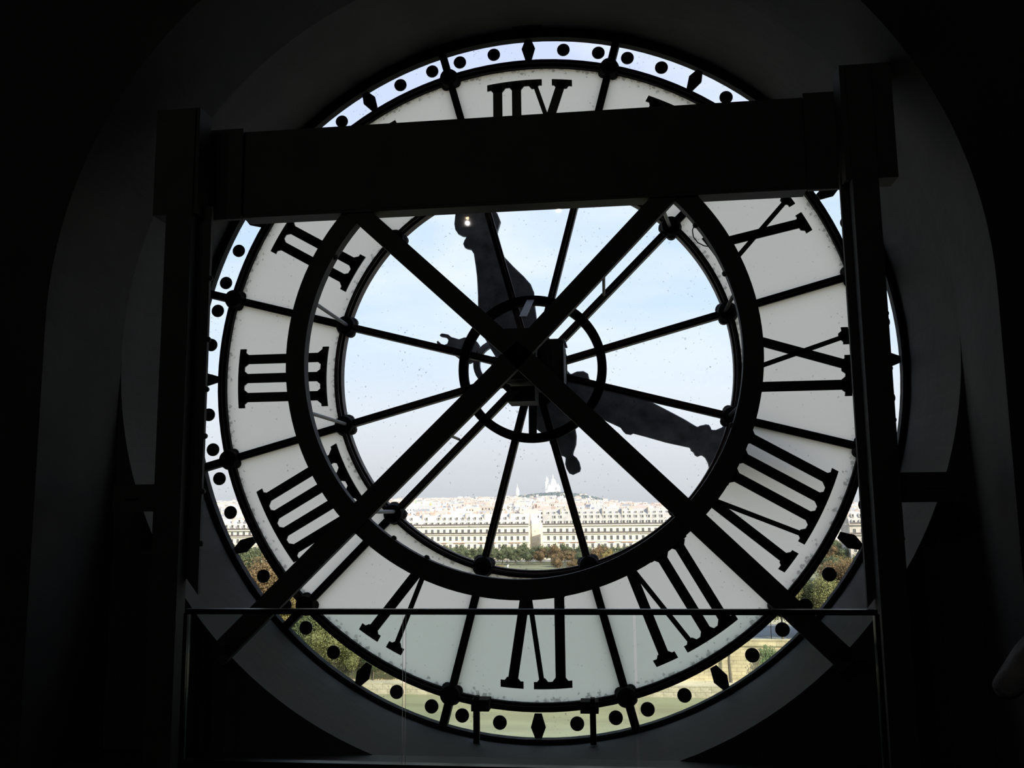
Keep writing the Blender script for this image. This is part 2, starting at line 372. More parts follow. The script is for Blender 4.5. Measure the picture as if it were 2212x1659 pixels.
# ------------------------------------------------------------------ the hands, outside the glass
def solid(mb, poly, y0, y1, bev=.0): return mb.prism(poly, y0, y1)
HOUR = [(-.80, 1.85), (-.793, 1.747), (-.793, 1.659), (-.803, 1.562), (-.794, 1.503), (-.765, 1.458), (-.718, 1.431), (-.675, 1.424), (-.699, 1.387), (-.713, 1.349), (-.699, 1.314), (-.675, 1.299), (-.633, 1.287), (-.605, 1.242), (-.587, 1.117), (-.573, .996), (-.565, .805), (-.565, .616), (-.54, .451), (-.45, .275), (-.34, .095), (-.216, -.094), (-.034, -.191), (.148, -.15), (.219, .031), (.19, .216), (.111, .358), (.03, .477), (.006, .689), (-.001, .821), (-.032, .902), (-.101, .986), (-.202, 1.09), (-.285, 1.185), (-.35, 1.274), (-.377, 1.396), (-.358, 1.467), (-.328, 1.563), (-.36, 1.65), (-.431, 1.72), (-.45, 1.9), (-.62, 2.05), (-.98, 2.4), (-.88, 1.98)]
MINU = [(.017, .213), (.154, .171), (.279, .075), (.341, 0), (.401, .026), (.468, .028), (.513, 0), (.525, -.06), (.601, -.09), (.778, -.145), (.976, -.218), (1.15, -.312), (1.301, -.397), (1.429, -.471), (1.548, -.549), (1.571, -.536), (1.605, -.530), (1.627, -.524), (1.658, -.53), (1.674, -.556), (1.677, -.579), (1.72, -.58), (1.773, -.559), (1.827, -.516), (1.95, -.50), (2.1, -.62), (2.75, -1.15), (2.0, -.95), (1.80, -1.03), (1.65, -1.0), (1.634, -.899), (1.61, -.846), (1.577, -.819), (1.559, -.827), (1.537, -.836), (1.512, -.818), (1.5, -.791), (1.479, -.777), (1.471, -.747), (1.247, -.693), (1.052, -.632), (.934, -.598), (.911, -.611), (.863, -.601), (.837, -.574), (.812, -.537), (.65, -.457), (.526, -.4), (.371, -.315), (.192, -.252), (.034, -.193), (-.125, -.12), (-.146, .042)]
TAIL = [(.035, -.101), (.193, -.174), (.335, -.292), (.369, -.397), (.349, -.482), (.379, -.541), (.391, -.618), (.385, -.70), (.361, -.765), (.352, -.801), (.387, -.828), (.413, -.873), (.425, -.931), (.415, -.962), (.348, -.992), (.312, -.978), (.286, -.933), (.274, -.888), (.28, -.822), (.222, -.798), (.16, -.748), (.13, -.684), (.122, -.639), (.095, -.603), (.041, -.574), (.006, -.547), (-.015, -.442), (-.036, -.282), (-.079, -.144)]
FORK = [(-.667, .137), (-.723, .148), (-.778, .191), (-.85, .25), (-.9, .289), (-.966, .319), (-.994, .339), (-1.003, .372), (-.989, .381), (-.956, .347), (-.919, .336), (-.895, .345), (-.881, .382), (-.905, .411), (-.956, .422), (-.975, .433), (-.952, .455), (-.919, .449), (-.881, .439), (-.853, .414), (-.773, .388), (-.722, .405), (-.67, .403), (-.619, .383), (-.586, .353), (-.563, .315), (-.583, .218), (-.62, .158)]
hh = empty('hour_hand', (0, .24, 0), label='broad dark ornate clock hand pointing up to the left behind the glass', cat='clock hand')
mh = empty('minute_hand', (0, .33, 0), label='long dark ornate clock hand pointing down to the right behind the glass', cat='clock hand')
def bev(o, w):
    b = o.modifiers.new('bevel', 'BEVEL'); b.width = w; b.segments = 2; b.limit_method = 'ANGLE'; b.angle_limit = R(50)
o = solid(MB(), HOUR, -.03, .03).build('blade', HAND, hh); bev(o, .012)
o = solid(MB(), TAIL, -.035, .035).build('counterweight', HAND, hh); bev(o, .012)
o = solid(MB(), MINU, -.03, .03).build('blade', HAND, mh); bev(o, .012)
o = solid(MB(), FORK, -.03, .03).build('fork_tip', HAND, mh); bev(o, .008)
MB().arc(.18, .245, -.03, .03, 0, TAU, 40, cx=-.385, cz=.125).build('crescent_ring', HAND, mh)
MB().arc(.005, .09, -.03, .03, 0, TAU, 24, cx=-.36, cz=.12).box(-.60, -.33, -.02, .02, .18, .20).build('counterweight', HAND, mh)
MB().lathe([(.24, -.05), (.24, .02), (.15, .10), (.02, .13)], 24, Matrix.Rotation(R(-90), 4, 'X')).build('hub_cap', HAND, mh)

# ------------------------------------------------------------------ drive frame in front of the dial
fr = empty('steel_frame', (0, 0, 0), label='black steel frame of posts, cross beam, ring and diagonal braces in front of the dial', cat='frame')
CX, CZ = .01, -.095
ringo = MB().arc(1.758, 1.914, -1.45, -1.37, 0, TAU, 144, cx=CX, cz=CZ).arc(1.765, 1.80, -1.37, -1.33, 0, TAU, 144, cx=CX, cz=CZ).build('brace_ring', STEEL, fr)
def bracebar(x0, z0, x1, z1, w=.168):
    d = Vector((x1-x0, 0, z1-z0)); L_ = d.length; M = Matrix.Translation((x0, 0, z0)) @ Matrix.Rotation(math.atan2(d.x, d.z), 4, 'Y')
    return MB().box(-w/2, w/2, -1.46, -1.38, 0, L_, M=M).box(-w/2+.01, w/2-.01, -1.38, -1.345, 0, L_, M=M).build('diagonal_brace', STEEL, fr)
bracebar(CX, CZ, -1.40, 1.235, .155); bracebar(CX, CZ, 1.30, 1.24, .16); bracebar(CX, CZ, -2.42, -2.445, .17); bracebar(CX, CZ, 2.42, -2.46, .172)
# beam
o = MB().box(-2.62, 2.60, -1.475, -1.455, 1.165, 1.90).box(-2.3, 2.312, -1.475, -1.30, 1.14, 1.167).box(-2.3, 2.3, -1.44, -1.34, 1.88, 1.9)
o.build('top_beam', STEEL, fr)
for s in (-1, 1):
    x0, x1 = (-2.75, -2.3) if s < 0 else (2.31, 2.78)
    MB().box(x0, x1, -1.52, -1.48, 1.12, 1.915).box(min(s*2.5, s*2.87), max(s*2.5, s*2.87), -1.9, -1.7, 1.05, 1.94).build('gusset_plate', STEEL, fr)
    xa, xb = (-2.745, -2.53) if s < 0 else (2.54, 2.725)
    MB().box(xa, xb, -1.92, -1.78, FZ, 1.93).build('post', STEEL, fr)
    if s < 0: pl = [(-2.62, FZ+1.4), (-2.433, -1.93), (-2.433, 1.15), (-2.62, 1.15)]; pl = [(-2.62, -1.70), (-2.433, -1.935), (-2.433, 1.15), (-2.62, 1.15)]
    else: pl = [(2.488, -2.03), (2.63, -1.85), (2.63, 1.15), (2.488, 1.15)]
    MB().prism(pl, -1.775, -1.74).build('post_flange', STEEL, fr)
    MB().box(min(s*2.7, s*3.16), max(s*2.7, s*3.16), -1.78, -1.62, -1.30, -1.09).box(min(s*2.95, s*3.06), max(s*2.95, s*3.06), -1.8, -1.78, -1.2, -1.19).build('wall_bracket', STEEL, fr)
blt = None
for z in (.55, .05, -.35, -.72, -1.15, -1.55):
    for s in (-1, 1):
        x = -2.432 if s < 0 else 2.725
        if blt is None: blt = MB().lathe([(.022, -.02), (.022, .012), (.012, .022)], 10).build('bolt', STEEL, fr); o = blt
        else: o = copy(blt, fr)
        o.location = (x, -1.76 if s < 0 else -1.85, z); o.rotation_euler = (0, R(90) , 0)
for a in (18, 32, 55, 70, 110, 205, 215, 300, 318):
    o = copy(blt, ringo); o.location = (CX+1.757*sin(R(a)), -1.41, CZ+1.757*cos(R(a))); o.rotation_euler = (0, R(a+180), 0)
# tie rods back to the dial
for a in (75, -75, 105, -105, 135, -135):
    x, z = 1.87*sin(R(a)), 1.87*cos(R(a)); MB().rod((x, -.06, z), (x, -1.38, z), .017, 8).build('tie_rod', GREY if a < 0 else IRON, fr)
MB().rod((1.33, -.1, 1.33), (1.15, -1.38, 1.2), .017, 8).build('tie_rod', GREY, fr)
MB().rod((.69, -.06, .69), (.71, -1.38, .66), .014, 8).build('tie_rod', RUST, fr)
MB().rod((-.71, -.06, -.65), (-.7, -1.38, -.66), .014, 8).build('tie_rod', GREY, fr)
# straps from hub ring to the drive
def strap(x0, z0, x1, z1, y0, y1, w, m_):
    vs = []
    for x, y, z in ((x0, y0, z0), (x1, y1, z1)): vs += [(x-w/2, y, z), (x+w/2, y, z), (x+w/2, y+.012, z), (x-w/2, y+.012, z)]
    return MB().add(vs, [(0, 1, 5, 4), (1, 2, 6, 5), (2, 3, 7, 6), (3, 0, 4, 7), (0, 3, 2, 1), (4, 5, 6, 7)]).build('strap', m_, fr)
strap(.0, .66, -.03, .40, -.15, -.6, .07, GREY)
strap(.03, -.32, .0, -.64, -.42, -.15, .075, STEEL)
# motor housing behind the crossing
gb = empty('gear_housing', (0, 0, 0), label='dark boxy gear housing at the crossing of the diagonal braces', cat='machine')
MB().box(.06, .335, -.75, -.35, -.26, .145, bev=.02).build('motor_cover', STEEL, gb)
MB().box(-.16, .12, -1.05, -.55, -.235, .2, bev=.02).build('gearbox', STEEL, gb)
MB().box(-.14, .10, -.95, -.6, -.41, -.28).build('terminal_box', STEEL, gb)
MB().box(-.13, .02, -1.06, -1.03, -.27, -.25).build('ledge', GREY, gb)
MB().box(.055, .35, -.76, -.34, .145, .155).build('lid_edge', GREY, gb)
cb = [(1.52, 1.02), (1.50, 1.04), (1.47, 1.02), (1.45, .97), (1.455, .91), (1.49, .86), (1.54, .83), (1.60, .82), (1.64, .80)]
MB().tube([(x, -1.1, z) for x, z in cb], .005, 6).build('loose_cable', BLACK, label='thin black cable loop hanging beside the upper right of the brace ring', cat='cable')

# support brackets under the chapter ring
for i, (x, s) in enumerate(((-.535, 1), (.50, -1))):
    t = empty('support_post', (x, -.2, -3.36), label=('left' if i == 0 else 'right')+' one of two slim black posts holding up the ring below numeral VI', cat='post')
    zz = -math.sqrt(3.09**2-x*x)+.0
    MB().box(-.026, .026, -.03, .03, 0, zz+3.36+.02).build('upright', IRON, t)
    MB().box(min(-.05*s, .11*s), max(-.05*s, .11*s), .0, .16, zz+3.36-.055, zz+3.36+.045).box(-.02, .02, -.02, .06, zz+3.36+.03, zz+3.36+.075).build('clamp', IRON, t)

# ------------------------------------------------------------------ glass balustrade
bl = empty('glass_balustrade', (0, -1.95, FZ), label='low glass balustrade with a thin dark metal handrail below the dial', cat='balustrade')
MB().box(-2.43, 2.50, -.03, .025, 1.142, 1.18).box(-2.44, -2.41, -.03, .03, 0, 1.15).box(2.48, 2.51, -.03, .03, 0, 1.15).build('handrail', RAIL, bl)
for i, (a, b_) in enumerate(((-2.41, -.787), (-.771, .858), (.872, 2.48))):
    g = MB().box(a+.003, b_-.003, -.006, .006, .03, 1.15)
    g.m = [1 if q in (0, 1) else 0 for q in range(6)]
    g.build('glass_pane', [BALU, EDGE], bl)
MB().box(-2.43, 2.50, -.035, .035, 0, .115).build('base_channel', RAIL, bl)

# ------------------------------------------------------------------ ceiling lamps whose reflections show in the glass
LAMP = bpy.data.materials.new('warm_lamp'); LAMP.use_nodes = True
q = LAMP.node_tree.nodes['Principled BSDF']; q.inputs['Emission Color'].default_value = (1, .62, .35, 1); q.inputs['Emission Strength'].default_value = 45; q.inputs['Base Color'].default_value = (1, .8, .6, 1)
for i, (x, z, lb) in enumerate(((-2.80, 5.95, 'middle'), (-.52, 6.19, 'right'), (-4.7, 4.55, 'left'))):
    t = empty('pendant_spotlight', (x, -13, z), label='%s of three small warm spotlights reflected as dots in the upper dial glass' % lb, cat='lamp', group='ceiling spotlights')
    MB().lathe([(.02, .2), (.09, .18), (.1, -.02), (.085, -.02), (.08, .1)], 16).build('lamp_shade', BLACK, t)
    pl_ = bpy.data.lights.new('added_fill', 'POINT'); pl_.energy = 45; pl_.color = (1, .93, .86); pl_.shadow_soft_size = .02  # extra point light added under each spotlight to lift the dark room
    lo_ = bpy.data.objects.new('added_fill', pl_); COL.objects.link(lo_); lo_.parent = t; lo_.location = (0, 0, -.14)
    MB().rod((0, 0, .18), (0, 0, 8.5-z), .01).build('stem', BLACK, t)
    MB().lathe([(.008, -.04), (.033, -.025), (.042, .005), (.033, .03), (.008, .045)], 14).build('bulb', LAMP, t, smooth=True)

# ------------------------------------------------------------------ the person at the right edge
def skin(name, V, E, rad, mats, parent, lvl=2, root=0):
    me = bpy.data.meshes.new(name); me.from_pydata(V, E, []); o = bpy.data.objects.new(name, me); COL.objects.link(o); o.parent = parent
    sk = o.modifiers.new('skin', 'SKIN'); sk.use_smooth_shade = True
    for i, q in enumerate(me.skin_vertices[0].data):
        rr = rad[i]; q.radius = rr if isinstance(rr, tuple) else (rr, rr); q.use_root = (i == root)
    su = o.modifiers.new('sub', 'SUBSURF'); su.levels = lvl; su.render_levels = lvl
    me.materials.append(mats); return o
JK = mat('grey_rumpled_cloth', (.13, .13, .135), .9, var=.25, vscale=8, bump=.8, bscale=9)
TR = mat('dark_trousers', (.02, .02, .025), .9); SK = mat('skin', (.5, .33, .25), .6); HR = mat('dark_hair', (.03, .02, .015), .7, bump=.5, bscale=60)
pe = empty('person', (2.74, -4.62, FZ), label='person in a grey jacket at the right edge, only a bent elbow showing', cat='person')
#               pelvis 0      waist 1       chest 2        shoulders 3   neck 4        
V = [(0, 0, .95), (0, 0, 1.12), (0, 0, 1.30), (0, 0, 1.43), (0, 0, 1.52),
     (-.19, 0, 1.43), (-.49, .0, 1.14), (-.27, .24, 1.27), (-.12, .34, 1.36),
     (.17, 0, 1.42), (.36, .02, 1.17), (.22, .26, 1.26), (.12, .34, 1.36)]
E = [(0, 1), (1, 2), (2, 3), (3, 4), (3, 5), (5, 6), (6, 7), (7, 8), (3, 9), (9, 10), (10, 11), (11, 12)]
skin('jacket', V, E, [(.17, .12), (.155, .11), (.17, .12), (.12, .09), .06, .10, .05, .06, .042, .085, .075, .055, .042], JK, pe)
skin('trousers', [(0, 0, .96), (-.1, 0, .86), (-.11, 0, .5), (-.12, -.01, .1), (.1, 0, .86), (.11, 0, .5), (.12, -.01, .1)], [(0, 1), (1, 2), (2, 3), (0, 4), (4, 5), (5, 6)], [(.16, .12), .1, .07, .055, .1, .07, .055], TR, pe)
for s in (-1, 1): skin('shoe', [(s*.12, -.06, .05), (s*.12, .06, .045), (s*.125, .18, .035)], [(0, 1), (1, 2)], [.045, .045, .035], BLACK, pe)
skin('head', [(0, 0, 1.50), (0, .01, 1.58), (0, .025, 1.66), (0, .02, 1.74)], [(0, 1), (1, 2), (2, 3)], [.05, .062, (.078, .098), (.07, .09)], SK, pe)
skin('hair', [(0, -.02, 1.68), (0, -.01, 1.77)], [(0, 1)], [(.088, .10), (.08, .095)], HR, pe)
for s in (-1, 1):
    b_ = Vector((s*.12, .34, 1.36)); w_ = s
    Vh = [b_, b_+Vector((-s*.03, .05, .03))]; Eh = [(0, 1)]; Rh = [.026, (.036, .02)]
    for k in range(4):
        off = Vector((0, .018*k-.03, .02-.006*k)); p0 = Vh[1]; i0 = len(Vh)
        ln = (.032, .036, .034, .028)[k]
        Vh += [p0+off*.9+Vector((-s*.02, .02, .015)), p0+off+Vector((-s*(.02+ln), .02, .03)), p0+off+Vector((-s*(.03+ln), .0, .045))]; Eh += [(1, i0), (i0, i0+1), (i0+1, i0+2)]; Rh += [.010, .009, .008]
    i0 = len(Vh); Vh += [Vh[1]+Vector((-s*.01, -.03, .0)), Vh[1]+Vector((-s*.035, -.045, .015))]; Eh += [(1, i0), (i0, i0+1)]; Rh += [.011, .009]
    skin('hand', [tuple(q) for q in Vh], Eh, Rh, SK, pe)
MB().box(-.075, .075, .385, .394, 1.37, 1.45).build('phone', BLACK, label='dark phone held up by the person at the right edge', cat='phone', loc=(2.74, -4.62, FZ))

# ------------------------------------------------------------------ outside: ground, river, quays
STONE = brick_mat('quay_limestone', (.46, .385, .24), (.54, .455, .30), (.28, .23, .15), 1.6, .62, .3)
BLK = mat('quay_block', (.46, .42, .33), .9, obj_rand=[(.37, .33, .23), (.48, .42, .31), (.42, .37, .26)], var=.25, vscale=1.5)
SAND = mat('pale_gravel', (.5, .44, .33), .95, var=.25, vscale=.15)
GRASS = mat('lawn', (.15, .17, .085), .95, var=.35, vscale=.2)
ASPH = mat('asphalt', (.19, .19, .19), .9, var=.15, vscale=.3)
WZ, QZ = -32.4, -30.7
wm = mat('river_water', (.215, .225, .135), .28, var=.25, vscale=.12, bump=.9, bscale=.55, spec=.35, stretch=(.35, 1.4, 1))
st('river', MB().box(-600, 600, 40, 150, WZ-.5, WZ), wm)
st('near_quay', MB().box(-600, 600, .05, 40, WZ-2, GZ), ASPH)
st('low_quay', MB().box(-400, 400, 150.25, 156.5, WZ-2, QZ), SAND)
qw = st('quay_wall', MB().box(-400, 400, 156, 157.2, QZ, -24.9).box(-400, 400, 155.8, 157.3, -24.9, -24.6).box(-400, 400, 156.2, 157.0, -24.6, -23.95).box(-400, 400, 156.1, 157.1, -23.95, -23.8), STONE)
qf = st('quay_face', MB().box(-400, 400, 150.12, 150.3, WZ-1, QZ-.02), mat('joint_mortar', (.25, .22, .16), .95))
b0 = None
for row in range(2):
    x = -62.0+row*.9
    while x < 62:
        w_ = 1.75
        if b0 is None: b0 = MB().box(-.86, .86, 0, .16, 0, .82, bev=.03).build('stone_block', BLK, qf); o = b0
        else: o = copy(b0, qf)
        o.location = (x, 150+random.uniform(-.02, .03), WZ-.02+.86*row); x += w_
c0 = None
for i in range(70):
    if c0 is None: c0 = MB().box(-.98, .98, 0, .7, 0, .14, bev=.02).build('coping_stone', BLK, qf); o = c0
    else: o = copy(c0, qf)
    o.location = (-70+2*i, 149.95, QZ-.01)
st('road', MB().box(-600, 600, 157.2, 205, GZ-1, GZ), ASPH)
st('pavement', MB().box(-600, 600, 157.3, 163, GZ, GZ+.15).box(-600, 600, 188, 200, GZ, GZ+.15), SAND)
st('terrace_wall', MB().box(-600, 600, 200, 201.2, GZ, GZ+1.6), STONE)
st('garden_ground', MB().box(-600, 600, 201, 425, GZ-1, GZ+.02), mat('park_ground', (.17, .18, .10), .95, var=.35, vscale=.1))
for i, (x0, x1, y0, y1) in enumerate(((-200, -85, 270, 350), (-80, -28, 335, 368), (-20, 60, 330, 366), (70, 200, 260, 350))):
    MB().box(x0, x1, y0, y1, GZ, GZ+.12).build('garden_lawn', GRASS, kind='structure')
st('street', MB().box(-600, 600, 425, 520, GZ-1, GZ+.03), ASPH)

# ------------------------------------------------------------------ trees
BARK = mat('bark', (.13, .11, .085), .95, var=.3, vscale=3, bump=.5, bscale=8)
def leafmat(name, cols): return mat(name, cols[0], .7, island=cols, var=.25, vscale=.35, transl=.35, spec=.2)
LG = leafmat('green_leaves', [(.11, .13, .07), (.145, .17, .09), (.18, .205, .11)])
LY = leafmat('yellow_green_leaves', [(.25, .255, .11), (.34, .33, .15), (.18, .205, .09)])
LR = leafmat('rusty_leaves', [(.20, .14, .075), (.26, .18, .095), (.15, .125, .06)])
LO = leafmat('golden_leaves', [(.30, .24, .09), (.37, .29, .12), (.23, .2, .08)])
LP = leafmat('pale_willow_leaves', [(.17, .24, .12), (.24, .30, .16), (.14, .2, .09)])
def tree_parts(h, cr, nl, leaf, seed, lobes=9, trunk=.28, slim=1., base=.28):
    rnd = random.Random(seed); cz = h*(1+base)/2; hz = h*(1-base)/2
    L_ = []
    for i in range(lobes):
        a = rnd.uniform(0, TAU); e = rnd.uniform(-.8, .85); q = cr*.55*math.sqrt(1-e*e*.7)
        L_.append((q*cos(a), q*sin(a), cz+e*hz*.62, cr*rnd.uniform(.38, .55), hz*rnd.uniform(.32, .45)))
    L_.append((0, 0, cz, cr*.62, hz*.8))
    cm = MB()
    for (x, y, z, a, b_) in L_:      # leafy core lobes
        prof = [(a*.56*max(sin(pi*t/6), .02), -b_*.56*cos(pi*t/6)) for t in range(7)]
        cm.lathe([(q, z+w) for q, w in prof], 7, Matrix.Translation((x, y, 0)))
    for i in range(nl):
        x, y, z, a, b_ = L_[rnd.randrange(len(L_))]
        d = Vector((rnd.gauss(0, 1), rnd.gauss(0, 1), rnd.gauss(0, 1))).normalized(); k = rnd.uniform(.5, 1.12)
        p = Vector((x+d.x*a*k, y+d.y*a*k, z+d.z*b_*k))
        n_ = (d+Vector((rnd.gauss(0, .6), rnd.gauss(0, .6), rnd.gauss(0, .6)))).normalized(); t1 = n_.orthogonal().normalized(); t2 = n_.cross(t1)
        s1, s2 = leaf*rnd.uniform(.6, 1.2)/2, leaf*rnd.uniform(.5, .9)/2
        cm.v += [tuple(p-t1*s1), tuple(p+t2*s2), tuple(p+t1*s1), tuple(p-t2*s2)]; b = len(cm.v)-4; cm.f.append((b, b+1, b+2, b+3)); cm.m.append(0)
    tm = MB().rod((0, 0, -.3), (0, 0, h*.55), trunk, 8, r1=trunk*.5)
    for i in range(5):
        a = TAU*i/5+seed; tm.rod((0, 0, h*(.25+.05*i)), (cr*.5*cos(a), cr*.5*sin(a), h*(.5+.06*i)), trunk*.35, 6, r1=trunk*.15)
    return cm, tm
protos = {}
def make_tree(key, kind, mt, args, label, group, loc, s, rz):
    t = empty('tree', loc, label=label, cat='tree', group=group); t.scale = (s, s, s*random.uniform(.92, 1.08)); t.rotation_euler = (0, 0, rz)
    if (key, mt.name) not in protos:
        if key not in protos: protos[key] = [q for q in tree_parts(*args)]
        cm, tm = protos[key]
        protos[(key, mt.name)] = (cm.build('crown', mt, t), tm.build('trunk', BARK, t))
    else:
        a, b_ = protos[(key, mt.name)]; copy(a, t); copy(b_, t)
    return t
NEAR = lambda v: (19, 6.2, 22000, .42, v, 16, .38, 1, .16)
GARD = lambda v: (9.2, 4.3, 1500, .5, v, 9, .22, 1, .08)
names = {LG: 'green', LY: 'yellow-green', LR: 'rusty brown', LO: 'golden yellow', LP: 'pale green'}
# plane trees along the quay road, left and right clusters seen through the outer band
near = [(-67, 154, LR, 1.12, QZ), (-60.5, 152.8, LO, .95, QZ), (-56.5, 154.5, LG, .86, QZ), (-52.5, 152.6, LY, .70, QZ), (-47.5, 153.6, LY, .50, QZ), (-43.5, 153.2, LG, .34, QZ), (-74, 156, LR, 1.15, QZ), (-80, 178, LG, 1.0, GZ),
        (29.5, 165, LY, .60, GZ), (33.5, 168, LG, .66, GZ), (37.5, 165, LY, .71, GZ), (41.5, 168, LR, .78, GZ), (45.5, 165, LY, .84, GZ), (50, 168, LY, .88, GZ), (56, 167, LR, .84, GZ), (63, 172, LY, .9, GZ)]
ordw = ['first', 'second', 'third', 'fourth', 'fifth', 'sixth', 'seventh', 'eighth', 'ninth']
for i, (x, y, mt, s, z) in enumerate(near):
    side = 'left' if x < 0 else 'right'
    rank = sorted([q[0] for q in near if (q[0] < 0) == (x < 0)]).index(x)
    lab = 'big %s riverside tree seen low through the %s outer band, %s from left' % (names[mt], side, ordw[rank])
    make_tree('near%d' % (i % 3), 'near', mt, NEAR(11+i % 3), lab, None, (x, y, z), s, i*1.7)
# garden rows in front of the long terrace
def gcol(px): # autumn colours run along the row
    if px < -40: return random.choice([LG, LG, LG, LG])
    if px < -22: return random.choice([LG, LR, LR])
    return random.choice([LR, LG, LO, LR])
cnt = {}
for row, (y, sp, s) in enumerate(((412, 5.6, 1.03), (398, 5.8, .97), (383, 6.0, .90))):
    x = -215+row*2
    while x < 128:
        if (row == 2 and -66 < x < -30) or (row and (-158 < x < -100 or 34 < x < 66)): x += sp; continue
        mt = gcol(x+random.uniform(-4, 4)) if row else LG
        nm = ['back', 'middle', 'front'][row]
        half = ('far left', 'left part', 'left of the gap', 'below the gap', 'right of the gap', 'far right')[sum(x > q for q in (-150, -90, -50, -25, 25))]
        lab = '%s garden tree, %s row before the terraces, %s' % (names[mt], nm, half)
        k = random.randrange(4)
        make_tree('gard%d' % k, 'g', mt, GARD(31+k), lab, '%s %s garden trees, %s' % (nm, names[mt], half), (x+random.uniform(-1, 1), y+random.uniform(-2, 2), GZ), s*random.uniform(.88, 1.1), random.uniform(0, 6))
        x += sp*random.uniform(.9, 1.1)
for x, y, mt, s in ((-24, 352, LR, .85), (-14, 348, LG, .9), (-4, 356, LO, .9), (6, 350, LR, .95), (14, 345, LG, 1.0), (22, 352, LR, .95), (-17.5, 343, LR, .7)):
    make_tree('gard%d' % (int(x) % 4), 'g', mt, GARD(31+int(x) % 4), 'rounded %s tree at the lawn edge right of the statues' % names[mt], 'lawn edge trees', (x, y, GZ), s, x)
for i, x in enumerate((56, 61.5, 67, 72.5, 78, 84, 90)):
    make_tree('gard%d' % (i % 4), 'g', LG if i % 3 else LO, GARD(31+i % 4), 'round %s park tree beyond quay trees in right outer band' % names[LG if i % 3 else LO], 'park trees at right', (x, 300+4*(i % 2), GZ), 1.05, i)
make_tree('shrub', 's', LO, (3.0, 2.2, 500, .4, 5, 6, .1, 1, .05), 'low yellow shrub beside the white statues on the lawn', None, (-47.5, 352, GZ), 1, 0)
# slim trees on the low quay at right
t = empty('tree', (18.7, 154.6, QZ), label='slender bare-trunked tree leaning on the sunlit quay wall at lower right', cat='tree')
MB().rod((.1, 0, 0), (-.1, 0, 3.4), .30, 10, r1=.22).rod((-.1, 0, 3.4), (.15, 0, 7.5), .22, 8, r1=.17).build('trunk', BARK, t)
tree_parts(14, 3.4, 1500, .4, 77, 8, .1, 1, .55)[0].build('crown', LY, t)
t = empty('tree', (25.4, 154.4, QZ), label='pale green wispy willow-like sapling before the quay wall at lower right', cat='tree')
t.scale = (1.3, 1, 1.2); mb = MB(); rnd = random.Random(3)
for i in range(90):
    a = rnd.uniform(0, TAU); rr = rnd.uniform(.1, 1.5); h0 = rnd.uniform(1.8, 5.2); x, y = rr*.4*cos(a), rr*.4*sin(a)
    mb.rod((x*.3, y*.3, .6), (rr*cos(a), rr*sin(a)*.7, h0), .03, 4, r1=.01)
    for j in range(22):
        tt = rnd.uniform(.25, 1); p = Vector((x*.3+(rr*cos(a)-x*.3)*tt+rnd.gauss(0, .12), y*.3+(rr*sin(a)*.7)*tt, .6+(h0-.6)*tt+rnd.gauss(0, .12)))
        mb.add([p+Vector((-.03, 0, -.14)), p+Vector((.05, .02, -.1)), p+Vector((.03, 0, .14)), p+Vector((-.05, -.02, .1))], [(0, 1, 2, 3)])
mb.build('foliage', LP, t); MB().rod((0, 0, 0), (0, 0, 2.5), .09, 8, r1=.05).build('trunk', BARK, t)
# ivy-clad ramp on the left quay
st('quay_ramp', MB().prism([(-56, QZ), (-36.5, QZ), (-40.5, -27.0), (-44.5, -24.9), (-56, -24.9)], 153.6, 156), STONE)
iv = MB(); rnd = random.Random(9)
for i in range(2600):
    x = rnd.uniform(-52, -30); z = QZ+.3+abs(rnd.gauss(0, 2.2)); 
    if z > -24.6: continue
    iv.add([(x-.15, 153.45, z), (x, 153.35, z-.14), (x+.15, 153.45, z), (x, 153.4, z+.15)], [(0, 1, 2, 3)]) if x < -40.5-(z+27)*1.2 else iv.add([(x-.15, 155.85, z), (x, 155.75, z-.14), (x+.15, 155.85, z), (x, 155.8, z+.15)], [(0, 1, 2, 3)])
iv.build('ivy', leafmat('ivy_leaves', [(.12, .12, .07), (.17, .16, .10), (.10, .12, .06)]), label='olive ivy creeping over the quay wall at lower left', cat='ivy', kind='stuff')
# street lamps on the quay
sl = None
for i, x in enumerate((26.5, 21.6, 12, -28, 40)):
    t = empty('street_lamp', (x, 158.5, GZ+.15), label='slim dark street lamp on the quay pavement, %s from the left' % ['fourth', 'third', 'second', 'first', 'fifth'][i], cat='street lamp', group='quay street lamps')
    if sl is None: sl = (MB().rod((0, 0, 0), (0, 0, 4.2), .07, 8, r1=.05).build('pole', IRON, t), MB().lathe([(.1, 4.2), (.24, 4.4), (.2, 4.85), (.05, 5.0)], 8).build('lantern', GREY, t))
    else: [copy(q, t) for q in sl]
# lawn statues
MARB = mat('white_marble', (.75, .73, .68), .7)
for i, (x, y, lb) in enumerate(((-55.2, 357, 'left'), (-48.9, 350, 'middle'), (-43.0, 345, 'right'))):
    t = empty('statue', (x, y, GZ+.1), label='%s of three white statues on plinths at the edge of the lawn' % lb, cat='statue')
    MB().box(-.5, .5, -.5, .5, 0, 1.1).box(-.6, .6, -.6, .6, 1.1, 1.25).build('plinth', MARB, t)
    skin('figure', [(0, 0, 2.15), (0, 0, 2.5), (0, 0, 2.8), (0, 0, 3.15), (-.2, 0, 1.3), (.15, 0, 1.3), (-.45, 0, 2.45), (.5, 0, 2.9+.1*i)], [(0, 1), (1, 2), (2, 3), (0, 4), (0, 5), (2, 6), (2, 7)], [.24, .22, .25, .14, .14, .16, .09, .08], MARB, t, 1)

